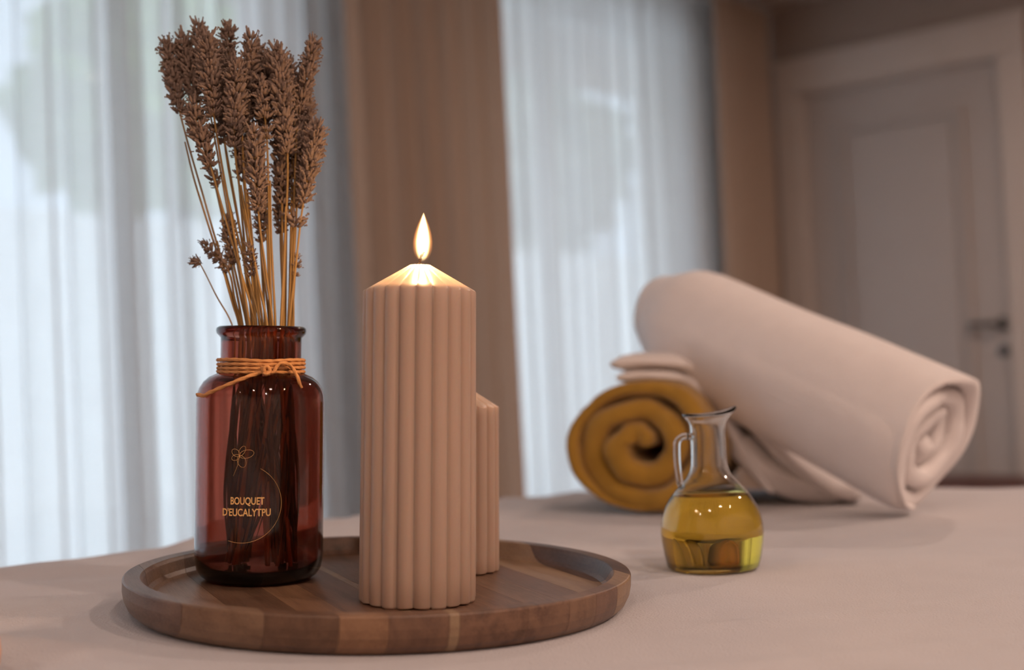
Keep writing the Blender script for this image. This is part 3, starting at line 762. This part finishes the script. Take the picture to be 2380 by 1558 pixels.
lavender('bare lit lavender stalk second from the bottle mouth centre', (520, 420), (545, 520), 612, -.012, -.014, .5, bare=True)
lavender('bare lavender stalk behind the lit ones in the middle', (575, 440), (585, 540), 596, .002, .004, .5, bare=True)
lavender('bare lavender stalk between centre and candle side', (628, 420), (630, 540), 642, -.008, -.010, .5, bare=True)
lavender('bare thin lavender stalk at the candle side edge', (684, 520), (682, 600), 676, .002, .002, .5, bare=True, thin=.8)
lavender('bare dark lavender stalk under the low outer heads', (505, 560), (522, 640), 544, .008, .010, .5, bare=True)
lavender('bare brown lavender stalk behind the tiny cluster', (560, 540), (568, 620), 580, .004, .006, .5, bare=True)

# ------------------------------------------------------------------ oil carafe (stands level on the bed)
M_clear = mat_glass('clear_glass', (0.985, 0.99, 0.985), 0.0, 1.47)
M_oil = mat_glass('golden_oil', (0.99, 0.80, 0.27), 0.0, 1.46)
CK = 0.000307
CX, CY = 0.1345, 0.907
caf = empty('oil_carafe', Matrix.Translation((CX, CY, sheet_base(CX, CY) + 0.0006))); tag(caf, 'small clear glass carafe half filled with golden oil', 'carafe')
co = [(0.0, 4), (60, 3), (88, 0.5), (98, 1.5), (103, 6), (106, 16), (110, 35), (114, 60), (116, 82), (115, 100), (111, 122), (104, 142), (93, 161), (80, 178), (66, 193), (54, 206), (46, 219), (42, 232), (40.5, 250), (40, 280), (40, 310), (41, 325), (44, 334), (50, 342), (55, 348), (57, 353), (55.5, 356.5)]
ci = [(53, 356.5), (50, 351), (44, 343), (39.5, 334), (37, 325), (36, 310), (36, 280), (36.5, 250), (38, 233), (42, 221), (50, 208), (62, 195.5), (76, 181), (89, 164), (100, 144), (107, 123), (111, 101), (112, 82), (110, 60), (106, 37), (101, 22), (92, 15), (60, 13), (0, 13)]
def lip(p, i, a):
    z = p.z / CK
    if z > 322:
        w = sstep(322, 358, z)
        ca = math.cos(a)
        spout = max(0.0, ca) ** 6
        p = p + Vector((spout * w * 12 * CK, 0, (3.5 * ca + 5 * ca * ca + 7 * spout - 5) * w * CK))
        p.y *= 1 - 0.06 * w
    return p
prof = [(max(r, 0.6) * CK, z * CK) for r, z in co + ci]
v, f = lathe_vf(prof, 80, lip); v = list(v); cap(v, f, 0, 80); cap(v, f, (len(prof) - 1) * 80, 80, True)
link('glass_body', mesh_of('glass_body', v, f), M_clear, caf)
LV = 168
oi = [(max(r, 0.6) + (0.5 if r > 1 else 0), z - (0.4 if r < 100 and z < 30 else 0)) for r, z in ci if z < LV]
oi = [(86.8, LV), (88.5, LV - 0.6)] + oi
prof = [(r * CK, z * CK) for r, z in oi]
v, f = lathe_vf(prof, 80); v = list(v); cap(v, f, 0, 80, True); cap(v, f, (len(prof) - 1) * 80, 80)
f = [tuple(reversed(q_)) for q_ in f]
o = link('oil', mesh_of('oil', v, f), M_oil, caf); o['label'] = 'golden yellow oil'
hp = [(-38, 8, 300), (-44, -4, 301), (-58, -8, 301), (-70, -9, 292), (-73, -9, 275), (-73, -9, 240), (-70, -8, 205), (-68, -6, 193), (-64, -2, 186)]
v, f = tube_vf(catmull([Vector(p) * CK for p in hp], 7), 8.0 * CK, 14); link('handle', mesh_of('handle', v, f), M_clear, caf)

# ------------------------------------------------------------------ rolled towels
M_must = mat_basic('mustard_terry', (0.44, 0.235, 0.035), 0.95, 0.22, 60, 0.8, 700, sheen=0.3, spec=0.1, bdist=0.002)
M_white = mat_basic('cream_terry', (0.93, 0.85, 0.82), 0.95, 0.05, 40, 0.8, 600, sheen=0.3, spec=0.1, bdist=0.002)
def roll(name, label, A, B, RA, RB, turns, shape, mat, tw0=0.0, groove=0.82, seed=0.0, endB=0.0, dome=0.0):
    """towel wound into a roll from A (far end) to B (near end); shape(angle) bends the round outline"""
    A, B = Vector(A), Vector(B); ax = (B - A); L = ax.length; u = ax.normalized()
    xx = Vector((1, 0, 0)); xx = (xx - u * xx.dot(u)).normalized(); zz = xx.cross(u); 
    if zz.z < 0: zz = -zz
    pitch = 1.0 / (turns + 0.35)
    N = int(turns * 44)
    def sect(fr):
        """closed outline of the spiral strip; fr 0..1 shrinks the layer at the lips"""
        o_, i_ = [], []
        for k in range(N + 1):
            t_ = k / N * turns                      # 0 = core
            th = 2 * math.pi * t_ + tw0
            rc = pitch * (t_ + 0.26)
            hw = 0.5 * pitch * groove * fr
            if k < 6: hw *= 0.35 + 0.65 * k / 6
            hw *= 1.0 - 0.08 * max(0.0, noise.noise(Vector((th * 0.55, seed, 2.0)))) * 2
            gt = max(0.05, min(1.0, (N - k) / 40))
            rc *= 1 - 0.15 * sstep(0.35, 1.0, 1 - (N - k) / 40.0)
            wob = 1 + 0.24 * (1 - t_ / turns) * noise.noise(Vector((math.cos(th) * 1.5, math.sin(th) * 1.5, t_ * 0.7 + seed)))
            o_.append((th, (rc - hw + 2 * hw * gt) * wob, t_)); i_.append((th, (rc - hw) * wob, t_))
        return o_ + i_[::-1]
    slices = [(0.0, 0.52), (0.004, 0.76), (0.011, 0.93), (0.035, 1.0)]
    nm = 16
    qs = [(d / L, fr) for d, fr in slices] + [(0.035 / L + (1 - 0.07 / L) * (k + 1) / (nm + 1), 1.0) for k in range(nm)] + [(1 - d / L, fr) for d, fr in slices[::-1]]
    V_, F_ = [], []
    for (q_, fr) in qs:
        R = RA + (RB - RA) * q_
        if dome: R *= 1 - dome * (1 - sstep(0, 0.16, q_)) ** 2
        for (th, r_, t_) in sect(fr):
            sh = shape(th)
            axo = 0.010 * noise.noise(Vector((t_ * 1.1, math.cos(th) * 0.8 + seed, math.sin(th) * 0.8)))
            if q_ > 0.5: axo += endB * (t_ / turns - 0.5)
            lump = 1 + 0.042 * noise.noise(Vector((th_x(th) * 1.6, th_y(th) * 1.6, q_ * 3.0 + seed))) 
            P = A + ax * q_ + u * axo * (abs(q_ - 0.5) * 2) ** 2 + (xx * math.cos(th) + zz * math.sin(th)) * (R * r_ * sh * lump)
            V_.append(P)
    n_ = len(sect(1.0))
    for i in range(len(qs) - 1):
        for k in range(n_):
            k2 = (k + 1) % n_; F_.append((i * n_ + k, i * n_ + k2, (i + 1) * n_ + k2, (i + 1) * n_ + k))
    m_ = N + 1
    for base_, fl_ in ((0, False), ((len(qs) - 1) * n_, True)):
        for k in range(N):
            q4 = (base_ + k, base_ + k + 1, base_ + n_ - 2 - k, base_ + n_ - 1 - k)
            F_.append(q4 if fl_ else q4[::-1])
    loc = Vector(((A.x + B.x) / 2, (A.y + B.y) / 2, min(p.z for p in V_)))
    o_ = link(name, mesh_of(name, [p - loc for p in V_], F_), mat); o_.location = loc
    return tag(o_, label, 'towel')
def th_x(t): return math.cos(t)
def th_y(t): return math.sin(t)
def polar_shape(tab):
    tab = sorted((math.radians(d) % (2 * math.pi), r) for d, r in tab)
    def fn(th):
        th %= 2 * math.pi
        for i in range(len(tab)):
            a0, r0 = tab[i]; a1, r1 = tab[(i + 1) % len(tab)]
            span = (a1 - a0) % (2 * math.pi); d = (th - a0) % (2 * math.pi)
            if d <= span:
                q_ = d / span; q_ = 0.5 * q_ + 0.5 * q_ * q_ * (3 - 2 * q_); return r0 + (r1 - r0) * q_
        return 1.0
    return fn
zb = -0.1325
ysh = polar_shape([(0, 1.06), (45, 1.0), (88, 0.90), (135, 0.95), (172, 1.10), (198, 1.07), (225, 0.97), (250, 0.94), (280, 0.93), (315, 1.0)])
roll('rolled_towel', 'mustard yellow rolled towel with its spiral end facing the carafe', (0.212, 1.52, zb + 0.065), (0.121, 1.275, zb + 0.068), 0.078, 0.088, 2.85, ysh, M_must, tw0=math.radians(5), groove=1.0, seed=2.0)
wsh = polar_shape([(0, 0.98), (45, 1.0), (90, 0.98), (135, 0.98), (180, 1.0), (225, 1.05), (255, 1.08), (290, 0.98), (330, 0.96)])
roll('rolled_towel', 'large cream rolled towel leaning diagonally over the other towels', (0.163, 1.41, 0.076), (0.380, 1.175, -0.064), 0.073, 0.080, 3.4, wsh, M_white, tw0=math.radians(105), groove=1.0, seed=6.0, endB=0.012, dome=0.30)
# folded towel under the leaning roll: two layers, one turned down to the bed
def slab_vf(line, th, y0, y1, skew, ny=14):
    pts_ = catmull([(p[0], 0, p[1]) for p in line], 8); n_ = len(pts_)
    V_, F_ = [], []
    for j in range(ny + 1):
        q_ = j / ny; y = y0 + (y1 - y0) * q_
        e_ = min(q_, 1 - q_); fr = 0.45 + 0.55 * sstep(0, 0.10, e_)
        up_, lo_ = [], []
        for i, p in enumerate(pts_):
            tn = (pts_[min(i + 1, n_ - 1)] - pts_[max(i - 1, 0)]).normalized(); nn = Vector((-tn.z, 0, tn.x))
            t_ = th * fr * min(1, 0.55 + min(i, n_ - 1 - i) * 0.2) * (1 + 0.12 * noise.noise(Vector((i * 0.2, y * 9, th * 100))))
            c = p + Vector((skew * (y - y0), y, 0))
            up_.append(c + nn * t_ / 2); lo_.append(c - nn * t_ / 2)
        V_ += up_ + lo_[::-1]
    m_ = 2 * n_
    for j in range(ny):
        for k in range(m_):
            k2 = (k + 1) % m_; F_.append((j * m_ + k, (j + 1) * m_ + k, (j + 1) * m_ + k2, j * m_ + k2))
    F_.append(tuple(range(m_))); F_.append(tuple(ny * m_ + k for k in range(m_))[::-1])
    return V_, F_
l1 = slab_vf([(0.0985, 0.019), (0.13, 0.022), (0.168, 0.018), (0.200, 0.001), (0.230, -0.036), (0.268, -0.080), (0.315, -0.116), (0.345, -0.124)], 0.018, 1.31, 1.56, 0.3)
l2 = slab_vf([(0.104, 0.005), (0.130, 0.007), (0.165, 0.004), (0.192, -0.012), (0.214, -0.045), (0.235, -0.085), (0.258, -0.118)], 0.015, 1.315, 1.555, 0.3)
l3 = slab_vf([(0.222, -0.062), (0.245, -0.090), (0.275, -0.110), (0.33, -0.122)], 0.034, 1.32, 1.55, 0.3)
v, f = join_vf(l1, l2, l3)
loc = Vector((0.22, 1.45, zb))
o = link('folded_towel', mesh_of('folded_towel', [p - loc for p in v], f), M_white); o.location = loc
tag(o, 'cream folded towel draped under the leaning roll beside the mustard one', 'towel')

# ------------------------------------------------------------------ peach candle at the picture corner
M_peach = mat_basic('peach_wax', (0.80, 0.42, 0.26), 0.5, 0.04, 30, sss=0.3, sscale=0.006)
PX, PY = -0.2680, 0.606
pc = empty('votive_candle', Matrix.Translation((PX, PY, sheet_base(PX, PY) + 0.001))); tag(pc, 'small round peach candle cut off by the picture corner', 'candle')
prof = [(0.0004, 0.0), (0.020, 0.0), (0.0225, 0.002), (0.0232, 0.008), (0.0226, 0.014), (0.020, 0.0185), (0.015, 0.021), (0.008, 0.0218), (0.0004, 0.022)]
v, f = lathe_vf(prof, 40); v = list(v); cap(v, f, 0, 40); cap(v, f, (len(prof) - 1) * 40, 40, True)
link('wax_body', mesh_of('wax_body', v, f), M_peach, pc)
v, f = tube_vf(catmull([(0, 0, 0.0215), (0.0005, 0, 0.025), (0.001, 0, 0.028)], 4), 0.0007, 6); link('wick', mesh_of('wick', v, f), M_wick, pc)

# ------------------------------------------------------------------ turn everything given in the view frame into the room
for o in list(scn.objects):
    if o.parent is None and not o.get('room') and o is not cam:
        o.matrix_basis = VIEW @ o.matrix_basis
for o in scn.objects:
    if 'room' in o: del o['room']
